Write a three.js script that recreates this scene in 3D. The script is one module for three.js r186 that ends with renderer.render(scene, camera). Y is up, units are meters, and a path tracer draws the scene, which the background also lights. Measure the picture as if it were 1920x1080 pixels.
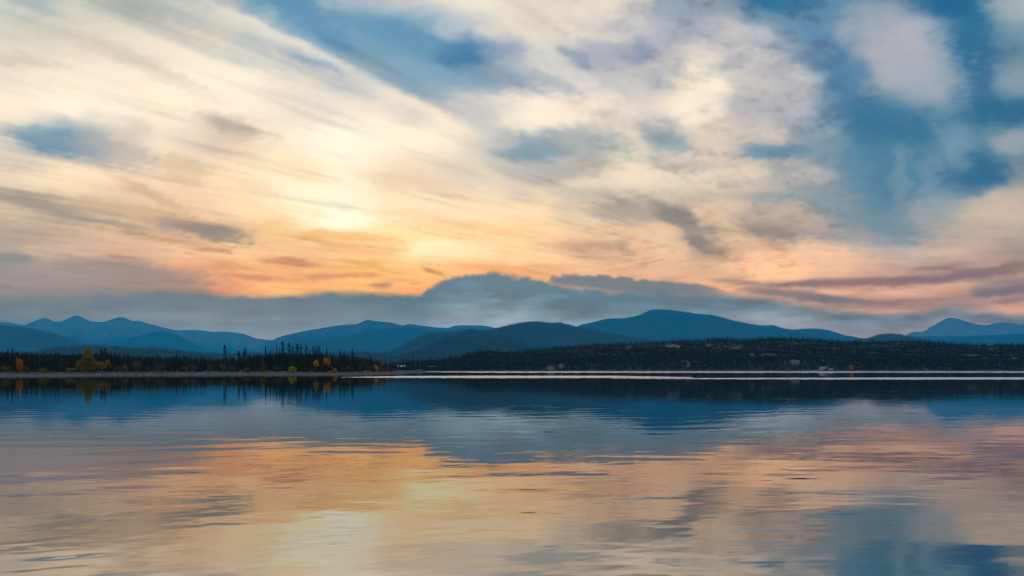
import * as THREE from 'three';
import { mergeGeometries } from 'three/addons/utils/BufferGeometryUtils.js';
import { createNoise2D } from 'simplex-noise';

// ---------------------------------------------------------------- seeded helpers
const rng = (a) => () => { a = (a + 0x6d2b79f5) | 0; let t = Math.imul(a ^ (a >>> 15), 1 | a); t = (t + Math.imul(t ^ (t >>> 7), 61 | t)) ^ t; return ((t ^ (t >>> 14)) >>> 0) / 4294967296; };
const n2 = createNoise2D(rng(11)), m2 = createNoise2D(rng(29));
const fbm = (x, y, o = 4, f = n2) => { let s = 0, a = 0.5; for (let i = 0; i < o; i++) { s += a * f(x, y); x = x * 2.03 + 7.1; y = y * 2.03 - 3.7; a *= 0.5; } return s; };
const clamp = THREE.MathUtils.clamp, lerp = THREE.MathUtils.lerp, smooth = (x, a, b) => { const t = clamp((x - a) / (b - a), 0, 1); return t * t * (3 - 2 * t); };
const toLin = (c) => (c <= 0.04045 ? c / 12.92 : Math.pow((c + 0.055) / 1.055, 2.4));

// ---------------------------------------------------------------- camera: level, 1.5 m above the lake, lens shifted up
const EYE = 1.5, FOCAL = 1507, HORIZON = 694;              // photo pixels, 1920 wide
const camera = new THREE.PerspectiveCamera(2 * Math.atan(540 / FOCAL) * 180 / Math.PI, 16 / 9, 0.1, 90000);
camera.position.set(0, EYE, 0);
camera.lookAt(0, EYE, -1000);
camera.setViewOffset(1920, 1080, 0, 540 - HORIZON, 1920, 1080);
const renderer = new THREE.WebGLRenderer({ antialias: true });
renderer.setSize(1024, 576);
renderer.toneMapping = THREE.LinearToneMapping;
renderer.toneMappingExposure = 1;
renderer.shadowMap.enabled = true;
const scene = new THREE.Scene();

// ---------------------------------------------------------------- air
const HAZE = { density: 5.7e-5, color: new THREE.Color().setRGB(0.025, 0.56, 1.0), glow: [0.007, 0.14, 0.265], top: 2240, far: 36500 };
scene.fog = new THREE.FogExp2(HAZE.color, HAZE.density);

// ---------------------------------------------------------------- sky: veiled dusk sun low ahead on the left, streaked high cloud, a grey bank on the mountains
// Chart of the sky ahead: units of 1/FOCAL on the tangent plane of "straight ahead", y counted down from the top.
const hex = (h) => [parseInt(h.slice(0, 2), 16), parseInt(h.slice(2, 4), 16), parseInt(h.slice(4, 6), 16)];
const row = (y, text) => ({ y, stops: text.trim().split(/\s+/).map((s) => { const [x, c] = s.split(':'); return { x: +x, c: hex(c) }; }) });
const tones = [
  row(-60, '-200:b4bec0 100:a8b6bc 300:b0b6b4 480:6f9cbc 620:7aa4c2 800:c8cacb 950:e2dacb 1150:d6cec4 1260:94a4b6 1400:6a93b4 1550:4680ab 1750:3a76a6 1950:8ea2ae 2150:5f8aab'),
  row(0, '-200:bcc4c2 0:c3c8be 60:aab9b9 130:cdcdbe 250:b4bcb4 420:b4b9b9 480:78a2bc 560:5f93b8 640:a0b4c3 760:bec3c3 880:ebe1d0 1000:e1d7c8 1150:e1d7c8 1260:9ba5b4 1350:8c9baa 1430:4c80a8 1550:5b8aaf 1700:587fa3 1780:3a72a0 1850:6c90a8 1920:aaafaf 2150:7d97a6'),
  row(55, '-200:ccc8bc 0:d0cdc0 90:cbcabd 200:dad2c4 300:e0d6c6 400:dcd4c5 490:b8c2c4 560:8cacc2 640:7ca4c0 760:74a0c0 860:b0bcc6 950:dcd4c8 1060:e4dacb 1180:c4c4c6 1280:a8aebc 1360:b4b6bc 1430:8fa2b6 1530:6a92b4 1600:8b9fb4 1690:b6b5ba 1760:7c9ab2 1820:467ca6 1920:7d98ac 2150:5d87a4'),
  row(100, '-200:d4cec0 0:d7d2c3 100:ded4c3 250:e8dccb 350:eee0ce 500:cdcdc6 600:96afc3 700:7ba1bb 800:749fbc 870:5586b2 950:96a5b9 1020:cdcdc8 1100:aaafb9 1200:a0a5b4 1300:cdc8c3 1400:c3bebe 1480:8c9db0 1550:587fa6 1650:a5aab2 1720:afacaf 1800:4a7aa2 1850:4274a0 1920:6e8ca0 2150:648aa4'),
  row(150, '-200:e4d6c2 0:ecdecb 120:f4e6d0 250:f5e5d0 350:fbecd6 450:faecd8 560:e0d6c8 650:b9c0c4 720:a4b4c0 820:88a5ba 900:8ea6ba 980:b4b9be 1060:cfcdc8 1150:c0c0c0 1230:c0bebc 1300:e6dac8 1400:c8c3be 1500:b0b2b8 1590:6f92b0 1680:a5aab2 1760:9aa6b4 1830:4274a0 1920:7c94a6 2150:6a8ca4'),
  row(200, '-200:f0dcc0 0:fae8d0 150:fef0da 300:fcecd4 450:fae9d4 600:e6dacc 700:ece0d0 800:c8c4c0 900:c8c6c4 1000:f5e6d4 1100:f0e1cd 1200:d7cdc6 1290:f0e1cd 1400:beb9b9 1500:b4b5ba 1600:587fa3 1700:7c98ac 1750:7e98ac 1830:4474a0 1920:4878a0 2150:7090a4'),
  row(260, '-200:c4bcb0 0:d8d0c2 60:b4bcbe 120:98a8b0 170:a4acb0 250:d2c6b8 300:f0dec8 420:dcc8b4 560:faebd2 620:fff5de 800:feeed4 900:d8d0c4 950:b4b9b9 1000:9aabb4 1100:aeb2b2 1180:dcd0c0 1250:b0b4b4 1330:d7c8b9 1450:bcb8b4 1560:8298aa 1620:487ea2 1700:447ca2 1800:648ca4 1920:6e8ca0 2150:8c9aa4'),
  row(330, '-200:dcc8b0 0:e1cdb6 130:fae1be 250:ebd2b4 330:f0d7b6 450:fae1bc 560:fae1b9 640:fff0cd 750:ebd4bc 900:e1d2be 1000:beb9b4 1100:beb8ae 1200:ebdac3 1300:e1d2be 1400:c8beb2 1500:a5aaaa 1600:688ca4 1700:5884a2 1850:4675a0 1920:82919b 2150:a09c9a'),
  row(400, '-200:bca890 0:ccb8a2 100:c4b49e 200:d6bea4 350:ebc8a5 500:fadcaf 590:fff5d7 640:fffae1 750:fee4b4 850:fcdeb4 1000:fadab4 1100:d7c3ac 1180:bcb0a2 1270:b4a89c 1350:d7bea5 1450:bcaca0 1550:beafa2 1650:7490a2 1750:969fa4 1850:c8b9aa 1920:cdb9a8 2150:b4a49a'),
  row(435, '-200:b8a594 0:bcaa98 150:d0b498 280:dcb896 400:d6b290 520:f2c690 600:fbdc9e 680:fadc9c 780:fee0a4 900:fdd8a4 1030:f8d0a2 1130:e4c2a0 1230:dcbc9e 1310:b4a494 1380:dabca0 1450:b4a498 1560:b8aaa0 1660:8e9aa2 1760:b0a8a2 1860:c4b0a2 1920:b8a89e 2150:a89a94'),
  row(470, '-200:a09a94 0:afa59b 100:c8b29e 250:d7b29b 350:f0c39b 450:f5c89b 560:f0be91 700:facd96 800:fde2ae 850:fde6b4 950:fad2a0 1050:e8bc98 1120:d4b094 1250:ebc3a2 1320:b4a092 1400:f0c3a0 1550:ebc3a5 1650:cdb9aa 1800:c8afa0 1920:a59691 2150:94888a'),
  row(510, '-200:8a8c90 0:949290 100:a89a94 250:ac9a92 350:e1a582 450:f0b482 550:ebaf7d 700:f8be7d 780:fac382 950:f4b484 1000:ebb487 1100:ebb991 1250:e1b496 1350:d0ac92 1450:fac39b 1550:dcb09a 1700:bea094 1800:aa9290 1900:af968c 2150:908286'),
  row(540, '-200:868a90 0:918e8e 150:96908e 300:a5918a 420:eba178 500:f8ba84 600:f6b67c 700:fab978 780:fab478 950:e4a67c 1100:cfa68e 1250:d4a88e 1340:f5b991 1450:cca692 1550:b89c94 1600:c8a091 1700:d7aa96 1800:c8a091 1850:9c8e90 1920:8c8288 2150:84808a'),
  row(575, '-200:808a92 0:838f98 200:84929a 420:a89a92 600:b0a090 800:b4a090 1000:a49c98 1200:a09a98 1340:b49c92 1500:b89c92 1600:aa918c 1700:ac928e 1800:a08c8e 1900:c8a094 2150:8c868e'),
  row(610, '-200:84929c 0:8a98a0 400:92a0a8 800:94a4ac 1200:94a2aa 1500:98a0a8 1650:a49ca2 1750:a898a0 1850:aa989e 2150:8e8c96'),
  row(694, '-200:8a98a2 400:96a4ac 900:98a8b2 1400:98a4ae 1700:a09ca6 2150:9496a0'),
];
const tone = (x, y, out) => {
  let i = 0;
  while (i < tones.length - 2 && y > tones[i + 1].y) i++;
  const t = smooth(y, tones[i].y, tones[i + 1].y);
  out[0] = out[1] = out[2] = 0;
  for (let k = 0; k < 2; k++) {
    const s = tones[i + k].stops, w = k ? t : 1 - t;
    let j = 0;
    while (j < s.length - 2 && x > s[j + 1].x) j++;
    const u = smooth(x, s[j].x, s[j + 1].x), a = s[j].c, b = s[j + 1].c;
    for (let c = 0; c < 3; c++) out[c] += w * (a[c] + (b[c] - a[c]) * u);
  }
};
// single cloudlets, streaks and gaps: centre x y, half length, half width, tilt in degrees (down to the right), colour, cover
const cloudlets = `
105 265 85 17 14 6795b4 .9|60 250 60 10 14 9fb0b8 .5|205 287 90 20 12 b0aeab .65|430 232 55 17 16 bdb0a4 .85|345 322 50 26 18 d2b494 .55|40 118 70 12 10 c4bcae .6
150 75 120 16 20 d0c8b8 .45|280 135 120 14 22 d8cdbb .55|250 105 110 12 24 cfc7b8 .4|300 55 160 14 22 bfc2ba .5|70 15 60 14 20 a6b6b8 .5
60 376 115 11 12 a0998e .8|190 417 110 11 9 a0978d .7|375 431 90 12 11 908b85 .9|275 362 75 10 24 c6a688 .55|250 398 150 13 9 c2a78c .55|330 452 90 8 7 c4a084 .5
20 485 48 10 3 8b8e93 .75|232 483 32 4 3 b08a7a .7|60 442 95 17 3 b1a197 .6|250 513 145 20 6 a0928e .85|60 522 130 24 0 a09998 .7|325 526 62 10 6 a68f8a .6|110 500 60 7 2 a5989a .5
402 468 42 5 0 c0967a .65|545 491 52 7 6 c08a66 .75|470 521 50 6 3 cc8a62 .65|625 520 45 6 -3 c68a62 .6|430 498 42 8 4 ca9070 .5|612 452 55 8 14 d4a278 .5|700 500 60 5 12 d59a68 .5|560 508 60 4 -2 f8be88 .5
618 386 95 32 14 fffce4 .95|628 419 46 11 -2 fffae0 .97|555 368 90 30 22 fff4d2 .7|655 295 60 46 0 fff4de .5|822 465 70 14 0 fff0c4 .85|885 472 70 12 0 fbdcaa .5|760 385 150 30 6 fbe4c2 .5|1015 486 80 10 3 ffdaa2 .6
790 345 95 13 7 dec3a8 .5|470 348 75 13 15 eac8a2 .5|905 332 90 18 12 d6c6b2 .55|700 335 60 12 16 ecd0ae .4|650 442 90 11 4 efb67c .65|700 470 60 10 -2 f4bd82 .5|905 432 90 10 4 f0c08c .45|800 410 90 12 8 f2c694 .4|930 505 90 8 4 eeac74 .5|570 395 60 8 16 fbd9a0 .4
560 22 75 24 28 6896bc .85|625 68 46 20 30 6a98bd .8|705 48 85 20 12 6998bc .7|862 108 44 22 26 4882b2 .85|790 75 70 22 20 6c99bc .6|930 142 85 18 10 8fa2b5 .7|760 130 110 24 8 86a6bf .6|675 118 70 16 20 a8b8c2 .5
535 72 150 9 24 f0e5d2 .7|770 190 130 13 28 f5e5d0 .7|852 246 58 13 33 fae6ca .6|690 165 100 10 22 ece0cf .5|400 28 110 9 20 cfcdc2 .5|560 115 90 7 26 e8dfd0 .5|480 60 70 6 24 dcd7ca .5
1015 227 80 18 0 fdedd6 .85|1000 285 72 16 -6 86a0ac .92|1105 274 80 19 0 a9b0ae .7|1085 316 80 16 -12 b4b0a6 .7|940 300 60 20 20 c0bdb6 .4|1160 335 90 14 -8 eedbc0 .5|900 220 40 40 0 c2c2c0 .5|1110 350 70 10 0 ead8bf .4
1085 110 42 12 35 94a2b4 .85|1202 92 22 17 35 8e9eb4 .85|1042 158 54 9 22 a4aeb8 .7|1265 14 40 20 20 96a6b8 .6|1225 152 20 20 0 a5acb4 .5|1248 260 56 15 22 95a4ad .85|1170 130 40 14 20 b2b4b8 .5|1130 60 60 14 10 d4cdc4 .5|1255 60 40 12 30 a9b0ba .5
1318 175 42 62 0 f8ead4 .6|1350 160 26 12 10 fbeed8 .6|1300 215 40 18 0 f6e8d2 .6|1380 60 40 20 20 c3c0c0 .5|1420 65 50 14 15 d3ccc6 .5|1510 140 34 14 20 d6cfc8 .5|1440 105 60 14 20 cfc9c4 .5|1500 180 60 20 -10 b2b5ba .5|1420 200 60 20 10 b3b5b8 .5|1370 120 40 12 -20 9ea6b2 .5
1455 284 72 14 0 5f8aa8 .8|1290 312 42 10 0 aeaaa4 .6|1450 250 60 10 6 d8cabc .6|1380 325 60 12 -6 e6d4be .6|1530 265 50 14 10 7c98ae .6|1560 240 40 10 -25 a4adb6 .6|1525 330 70 14 -2 c8beb4 .5
1690 226 120 42 0 3d78a2 .8|1585 130 46 36 25 5886ae .8|1545 100 30 14 25 7d97b0 .5|1460 4 60 18 12 3b78ab .85|1520 35 60 20 0 6690b2 .5|1805 105 42 95 0 3773a2 .8|1785 5 60 28 0 2c6c9e .8|1842 315 55 34 0 3b739a .85
1880 208 70 22 0 36719a .85|1685 78 100 64 34 b2b4ba .68|1745 150 75 58 25 a6aeb8 .65|1630 42 60 40 20 98a6b4 .5|1575 170 40 26 30 4f80a8 .6|1905 18 45 30 0 aab3b8 .7|1905 150 42 34 0 8ea2b0 .7|1905 266 50 24 -20 a5abae .75|1790 275 36 42 0 88a2b4 .6|1660 300 70 40 0 5a8aa8 .6
1672 350 60 60 0 5886a5 .6|1640 425 105 34 20 76919f .75|1560 375 70 22 14 7f98a4 .55|1865 380 72 24 -20 cbbaa8 .75|1760 392 70 20 -8 a6a9a8 .5|1690 330 18 60 6 8aa0ac .5|1745 340 22 60 -6 86a0b0 .5|1600 300 30 60 -8 6c92ac .5|1650 460 60 20 12 b4aba4 .5|1750 470 60 14 -4 d0b8a6 .6|1840 440 80 16 -14 b4a8a2 .5
1180 396 72 22 6 a69f96 .7|1272 408 46 19 24 8b8986 .85|1312 456 28 12 28 7c7c7e .88|1342 470 30 10 30 a08c80 .6|1295 426 30 14 30 98928c .5|1442 432 60 15 8 978e89 .85|1410 412 48 10 6 b0a298 .5|1120 462 62 9 0 c2a28a .75|1172 460 17 14 20 a89282 .5|1235 440 50 12 10 ecc8a6 .6|1560 440 62 16 6 a6a09b .6|1400 372 70 12 -3 a2a4a4 .6|1482 370 60 10 0 8f9fa7 .65|1350 380 40 10 0 e2c8ae .5|1430 465 70 8 2 c2a490 .5|1310 395 20 14 40 f2cfae .5
1450 506 115 18 3 fdcba2 .75|1560 490 80 14 0 f2c4a2 .5|1362 545 32 8 -12 f9bd92 .85|1330 520 60 8 0 e0ae8c .4|1570 548 44 6 2 ecb89a .7|1700 548 80 6 -2 e0b39c .6|1640 584 85 4 0 dfae9a .7|1862 586 52 5 3 dbac9a .7|1700 612 62 7 0 b89ba2 .6|1780 535 60 5 -4 d9ab97 .5|1900 580 40 6 0 d4a596 .6
1495 532 58 5 -3 8b7c7e .85|1600 529 95 8 -2 87777a .85|1700 526 75 8 -6 8c7b7c .85|1822 516 112 8 -8 807175 .85|1758 503 52 4 -9 94817e .7|1885 500 62 5 -8 89797b .75|1880 547 58 8 -7 767882 .92|1840 545 36 5 -4 857e84 .7|1902 563 42 5 -5 8c7d81 .7|1560 562 66 7 3 707c88 .92|1475 551 95 8 6 827c7f .8|1700 566 125 6 -3 988683 .75|1390 529 50 5 5 8d8487 .6|1620 571 70 5 2 97868a .6|1780 596 90 6 -1 8e868e .6
706 534 20 6 0 a8857a .75|728 531 14 5 -10 b8907a .6|772 530 12 2 0 b08a72 .6|806 508 22 4 20 b48c72 .65|650 516 60 3 -2 d8955f .6|680 528 70 3 2 ffcb8a .5|520 541 60 3 -3 ffba7c .5`
  .trim().split(/[|\n]/).map((s) => s.trim().split(/\s+/)).filter((p) => p.length === 7)
  .map(([x, y, a, b, t, c, k]) => ({ x: +x, y: +y, a: +a, b: +b, co: Math.cos(t * Math.PI / 180), si: Math.sin(t * Math.PI / 180), c: hex(c), k: +k }));
// the grey cloud bank: its upper edge
const path = (text) => text.trim().split(/\s+/).map((s) => s.split(',').map(Number));
const along = (p, x) => { let i = 0; while (i < p.length - 2 && x > p[i + 1][0]) i++; return lerp(p[i][1], p[i + 1][1], clamp((x - p[i][0]) / (p[i + 1][0] - p[i][0]), 0, 1)); };
const along3 = (p, x) => {  // rounded
  let i = 0; while (i < p.length - 2 && x > p[i + 1][0]) i++;
  const a = p[Math.max(0, i - 1)][1], b = p[i][1], c = p[i + 1][1], d = p[Math.min(p.length - 1, i + 2)][1], t = clamp((x - p[i][0]) / (p[i + 1][0] - p[i][0]), 0, 1);
  return b + 0.5 * t * (c - a + t * (2 * a - 5 * b + 4 * c - d + t * (3 * (b - c) + d - a)));
};
const cloudBankTop = path('-400,560 -100,558 100,556 200,548 300,543 380,545 440,553 490,557 560,553 620,546 680,547 740,551 790,552 803,541 825,526 860,517 915,511 960,516 1010,526 1060,538 1120,544 1180,545 1240,543 1290,550 1330,549 1400,556 1450,560 1500,571 1560,580 1640,587 1720,584 1780,576 1830,580 1900,590 2000,596 2400,590');
const upperCloudBank = { top: path('1020,530 1035,519 1060,517 1110,514 1140,517 1200,524 1280,529 1330,536 1400,552'), bottom: path('1020,530 1050,533 1110,540 1200,548 1300,552 1400,556') };
const cloudBankTone = (x, under) => {  // colour of the cloud bank in the sky: dark crest, thinner paler cloud under it
  const a = along(CLOUD_BANK, x), r = smooth(x, 1250, 1450), t = smooth(under, 12, lerp(105, 52, r));
  return [lerp(lerp(108, 92, a), lerp(150, 142, a) + 8 * r, t), lerp(lerp(128, 124, a), lerp(163, 164, a), t), lerp(lerp(139, 140, a), lerp(170, 174, a), t)];
};
const CLOUD_BANK = [[0, 0.1], [500, 0], [800, 1], [1200, 1], [1500, 0.6], [1900, 0]];
const sunDir = new THREE.Vector3((620 - 960) / FOCAL, (HORIZON - 395) / FOCAL, -1).normalize();

function ahead(x, y, out) {   // sRGB 0..255 at chart position
  const Y = Math.max((HORIZON - y) / FOCAL, 0.025), X = (x - 960) / FOCAL, c = (X - 0.69) / Y, l = 1 / Y;
  // streaks of the high cloud run to a point on the horizon right of the view
  const fade = smooth(Y, 0.06, 0.16), s1 = fbm(c * 2.6, l * 0.8, 3), s2 = fbm(c * 7 + 40, l * 1.1, 2), low = fbm(x * 0.008, y * 0.05, 4, m2);
  const flow = smooth(x, 1500, 1000), mott = smooth(x, 950, 1150) * smooth(x, 1700, 1500);
  const px = fbm(x * 0.011, y * 0.02, 4), py = fbm(x * 0.011 + 50, y * 0.02 + 9, 4), fine = fbm(x * 0.03 + y * 0.008, y * 0.075, 4, m2);
  const wx = x + 26 * px + 10 * fine, wy = y + (9 * py + 16 * s1 * fade * flow + 4 * fine) * smooth(Y, 0.02, 0.2);
  tone(wx, wy, out);
  for (const q of cloudlets) {
    const dx = wx * 0.7 + x * 0.3 - q.x, dy = wy * 0.75 + y * 0.25 - q.y;
    if (Math.abs(dx) > 2.6 * q.a + 2 * q.b || Math.abs(dy) > 2.4 * q.b + 1.4 * q.a) continue;
    const u = (dx * q.co + dy * q.si) / q.a, v = (-dx * q.si + dy * q.co) / q.b;
    const d = (u * u + v * v) * (1 + 0.45 * fine + 0.35 * s2 * fade);
    if (d > 6) continue;
    const k = q.k * Math.exp(-0.8 * Math.pow(d, 1.8));
    for (let i = 0; i < 3; i++) out[i] += (q.c[i] - out[i]) * k;
  }
  // thin wisps: lit fibres and their duller gaps
  const lowMore = 1 - smooth(Y, 0.10, 0.26), thread = fbm(x * 0.0055 + 3, (y - 0.07 * x * flow) * 0.07, 5, m2), fibre = fbm(c * 26, l * 2.2 + 5, 3);
  const wisp = clamp((0.32 * s2 + 0.75 * s1 + 0.12 * fibre) * fade * flow + 0.28 * fine * (1 - 0.6 * flow) * (1 - 0.5 * smooth(x, 1550, 1700)) + 0.62 * thread * lowMore, -1, 1);
  const ripple = fbm(X / Y * 4.5 + 1.5 * px, l * 5 + 0.8 * py, 3), mo = mott * fade * (ripple * 0.7 + 1.0 * fbm(x * 0.009 + 2, y * 0.018, 3, m2) + 0.10 * fbm(x * 0.03, y * 0.06, 2, m2));
  const w = 0.42 * wisp + 0.27 * mo + 0.05 * flow * fade, bright = 0.3333 * (out[0] + out[1] + out[2]);
  const duller = [out[0] * 0.72, out[1] * 0.75, out[2] * 0.80], lit = [255, 241, 218];
  for (let i = 0; i < 3; i++) out[i] = w < 0 ? lerp(out[i], duller[i], Math.min(1, -w * lerp(1.9, 1.5, flow))) : lerp(out[i], Math.max(out[i], lit[i]), w * lerp(0.5, 1.0, flow) * smooth(bright, 140, 225));
  for (let i = 0; i < 3; i++) out[i] = clamp(186 + (out[i] - 186) * 1.08, 0, 255);
  const deep = Math.max(0, out[2] - out[0] - 20);
  out[2] -= 0.12 * deep; out[0] += 0.03 * deep;
  // the bank with its ragged rim
  const rag = 7 * fbm(x * 0.03, y * 0.04, 5) * smooth(x, 700, 820) * smooth(x, 1300, 1150) + 2.5 * fbm(x * 0.02, 3, 3);
  const top = along3(cloudBankTop, x) + rag, soft = 6 + 14 * smooth(x, 420, 150) + 5 * smooth(x, 1300, 1500) + 9 * clamp(0.3 + 1.6 * fbm(x * 0.012, 8, 3), 0, 1);
  const k = smooth(y, top - soft * 0.6, top + soft);
  if (k > 0) {
    const b = cloudBankTone(x, y - top), pink = smooth(x, 1350, 1700) * smooth(y - top, 8, 34) * 0.65, warm = [174, 153, 155];
    const calm = smooth(x, 900, 750), thin = lerp(0.10, 0.03, calm) * low + lerp(0.18, 0.06, calm) * fbm(x * 0.0055 + 9, y * 0.028, 4);
    for (let i = 0; i < 3; i++) out[i] = lerp(out[i], lerp(b[i], warm[i], pink) * (1 + thin), k * lerp(0.96, 0.88, pink));
  }
  if (x > 1010 && x < 1420) {
    const t2 = along3(upperCloudBank.top, x) + rag, b2 = along3(upperCloudBank.bottom, x) + 0.5 * rag, k2 = smooth(y, t2 - 2, t2 + 4) * smooth(y, b2 + 8, b2 - 5) * smooth(x, 1015, 1045) * smooth(x, 1420, 1300);
    for (let i = 0; i < 3; i++) out[i] = lerp(out[i], [104, 122, 136][i], 0.85 * k2);
  }
}
function elsewhere(d, out) {   // unseen sky all round: same weather, its clouds brightened to light the haze
  const Y = Math.max(d.y, 0.03), near = Math.max(0, d.dot(sunDir)), c = (d.x + 0.6 * d.z) / (Y + 0.12), l = (d.z - 0.6 * d.x) / (Y + 0.12);
  const n = fbm(c * 0.9, l * 0.35, 5) * 0.9 + 0.35 * fbm(c * 3, l * 1.3, 4) + 0.12, cover = smooth(n, -0.5, 0.3);
  const blue = [92, 142, 180], cloud = [lerp(228, 246, near ** 2), lerp(231, 236, near ** 2), lerp(240, 222, near ** 2)];
  const h = smooth(d.y, 0.14, 0.02), haze = [160, 168, 176];
  for (let i = 0; i < 3; i++) out[i] = lerp(lerp(blue[i], cloud[i], cover * 0.85), haze[i], h);
}
const SKY_W = 4096, SKY_H = 2048, skyData = new Float32Array(SKY_W * SKY_H * 4);
{
  const d = new THREE.Vector3(), a = [0, 0, 0], b = [0, 0, 0];
  for (let r = 0; r < SKY_H; r++) {
    const el = ((r + 0.5) / SKY_H - 0.5) * Math.PI, y = Math.sin(el), ce = Math.cos(el);
    // air between eye and sky: the haze layer dims it and adds its own glow
    for (let q = 0; q < SKY_W; q++) {
      const o = (r * SKY_W + q) * 4;
      skyData[o + 3] = 1;
      if (el < -0.002) { skyData[o] = 0.24; skyData[o + 1] = 0.28; skyData[o + 2] = 0.3; continue; }
      const az = ((q + 0.5) / SKY_W - 0.5) * 2 * Math.PI;
      d.set(Math.cos(az) * ce, y, Math.sin(az) * ce);
      const X = d.x / -d.z, Yt = d.y / -d.z, inView = d.z < -0.05 ? smooth(Math.abs(X), 0.95, 0.68) * smooth(Yt, 0.62, 0.49) : 0;
      if (inView < 1) elsewhere(d, b); else b[0] = b[1] = b[2] = 0;
      if (inView > 0) ahead(960 + X * FOCAL, HORIZON - Yt * FOCAL, a);
      const L = Math.min((HAZE.top - EYE) / Math.max(y, 1e-4), HAZE.far / Math.max(ce, 0.05)), T = Math.exp(-HAZE.density * L * inView);
      for (let i = 0; i < 3; i++) {
        const c = toLin(clamp(inView > 0 ? lerp(b[i], a[i], inView) : b[i], 0, 255) / 255);
        skyData[o + i] = Math.max((c - HAZE.glow[i] * (1 - T)) / T, 0.02);
      }
    }
  }
}
const sky = new THREE.DataTexture(skyData, SKY_W, SKY_H, THREE.RGBAFormat, THREE.FloatType);
sky.mapping = THREE.EquirectangularReflectionMapping;
sky.magFilter = THREE.LinearFilter;
sky.needsUpdate = true;
scene.background = sky;
scene.environment = sky;

// the sun, fully veiled by cloud: weak and very soft
const sun = new THREE.DirectionalLight(new THREE.Color().setRGB(1, 0.82, 0.6), 0.04);
sun.name = 'sun';
sun.position.copy(sunDir).multiplyScalar(3000);
sun.target.position.set(0, 0, 0);
sun.castShadow = true;
sun.shadow.radius = 300;
sun.shadow.mapSize.set(2048, 2048);
Object.assign(sun.shadow.camera, { left: -600, right: 600, top: 300, bottom: -300, near: 10, far: 6000 });
scene.add(sun, sun.target);

// ---------------------------------------------------------------- object helpers
const used = new Map();
const numbered = (name) => { const n = used.get(name) ?? 0; used.set(name, n + 1); return n ? `${name}_${String(n).padStart(3, '0')}` : name; };
const shade = (o) => { o.traverse((m) => { if (m.isMesh) m.castShadow = m.receiveShadow = true; }); return o; };
function put(o, name, data) { o.name = numbered(name); Object.assign(o.userData, data); scene.add(shade(o)); return o; }
const ground = (o, name) => put(o, name, { kind: 'structure' });
function part(name, geometry, material, parent) { const m = new THREE.Mesh(geometry, material); m.name = name; parent.add(m); return m; }
const mat = (r, g, b, roughness = 1, more = {}) => new THREE.MeshStandardMaterial({ color: new THREE.Color().setRGB(r, g, b), roughness, metalness: 0, side: THREE.DoubleSide, ...more });
const leafMat = (r, g, b, through = 0.35) => new THREE.MeshPhysicalMaterial({ color: new THREE.Color().setRGB(r, g, b), roughness: 1, metalness: 0, transmission: through, thickness: 0, side: THREE.DoubleSide, specularIntensity: 0.2 });
const spot = (px, dist) => (px - 960) / FOCAL * dist;                 // metres to the side of straight ahead
const rise = (py, dist) => EYE + (HORIZON - py) / FOCAL * dist;       // metres above the lake

// ---------------------------------------------------------------- lake
const TILE = 1024;
function waveMap(seed, count, longest, shortest, spread, power) {   // slopes of a sum of waves that fit the tile
  const r = rng(seed), gx = new Float32Array(TILE * TILE), gy = new Float32Array(TILE * TILE), sn = new Float32Array(TILE * 4);
  for (let i = 0; i < sn.length; i++) sn[i] = Math.cos(i / TILE * Math.PI * 2);
  for (let k = 0; k < count; k++) {
    const len = longest * Math.pow(shortest / longest, r()), ang = (r() + r() - 1) * spread + Math.PI / 2 + 0.22, freq = 1 / len;
    const fx = Math.round(Math.cos(ang) * freq), fy = Math.round(Math.sin(ang) * freq), ph = Math.floor(r() * TILE), m = Math.hypot(fx, fy) || 1, a = Math.pow(len, power);
    const ax = a * fx / m, ay = a * fy / m;
    for (let y = 0, o = 0; y < TILE; y++) for (let x = 0; x < TILE; x++, o++) { const s = sn[((fx * x + fy * y + ph) % TILE + TILE) % TILE]; gx[o] += ax * s; gy[o] += ay * s; }
  }
  let sum = 0;
  for (let i = 0; i < gx.length; i++) sum += gx[i] * gx[i] + gy[i] * gy[i];
  const rms = Math.sqrt(sum / gx.length), data = new Uint8Array(TILE * TILE * 4);
  for (let i = 0; i < gx.length; i++) {
    // calm and ruffled patches
    const x = gx[i] / rms * 0.3, y = gy[i] / rms * 0.3, z = Math.sqrt(Math.max(0.05, 1 - x * x - y * y));
    data[i * 4] = clamp(127.5 + 127.5 * x, 0, 255); data[i * 4 + 1] = clamp(127.5 + 127.5 * y, 0, 255); data[i * 4 + 2] = 127.5 + 127.5 * z; data[i * 4 + 3] = 255;
  }
  const t = new THREE.DataTexture(data, TILE, TILE, THREE.RGBAFormat);
  t.wrapS = t.wrapT = THREE.RepeatWrapping; t.magFilter = THREE.LinearFilter; t.needsUpdate = true;
  return t;
}
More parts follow.
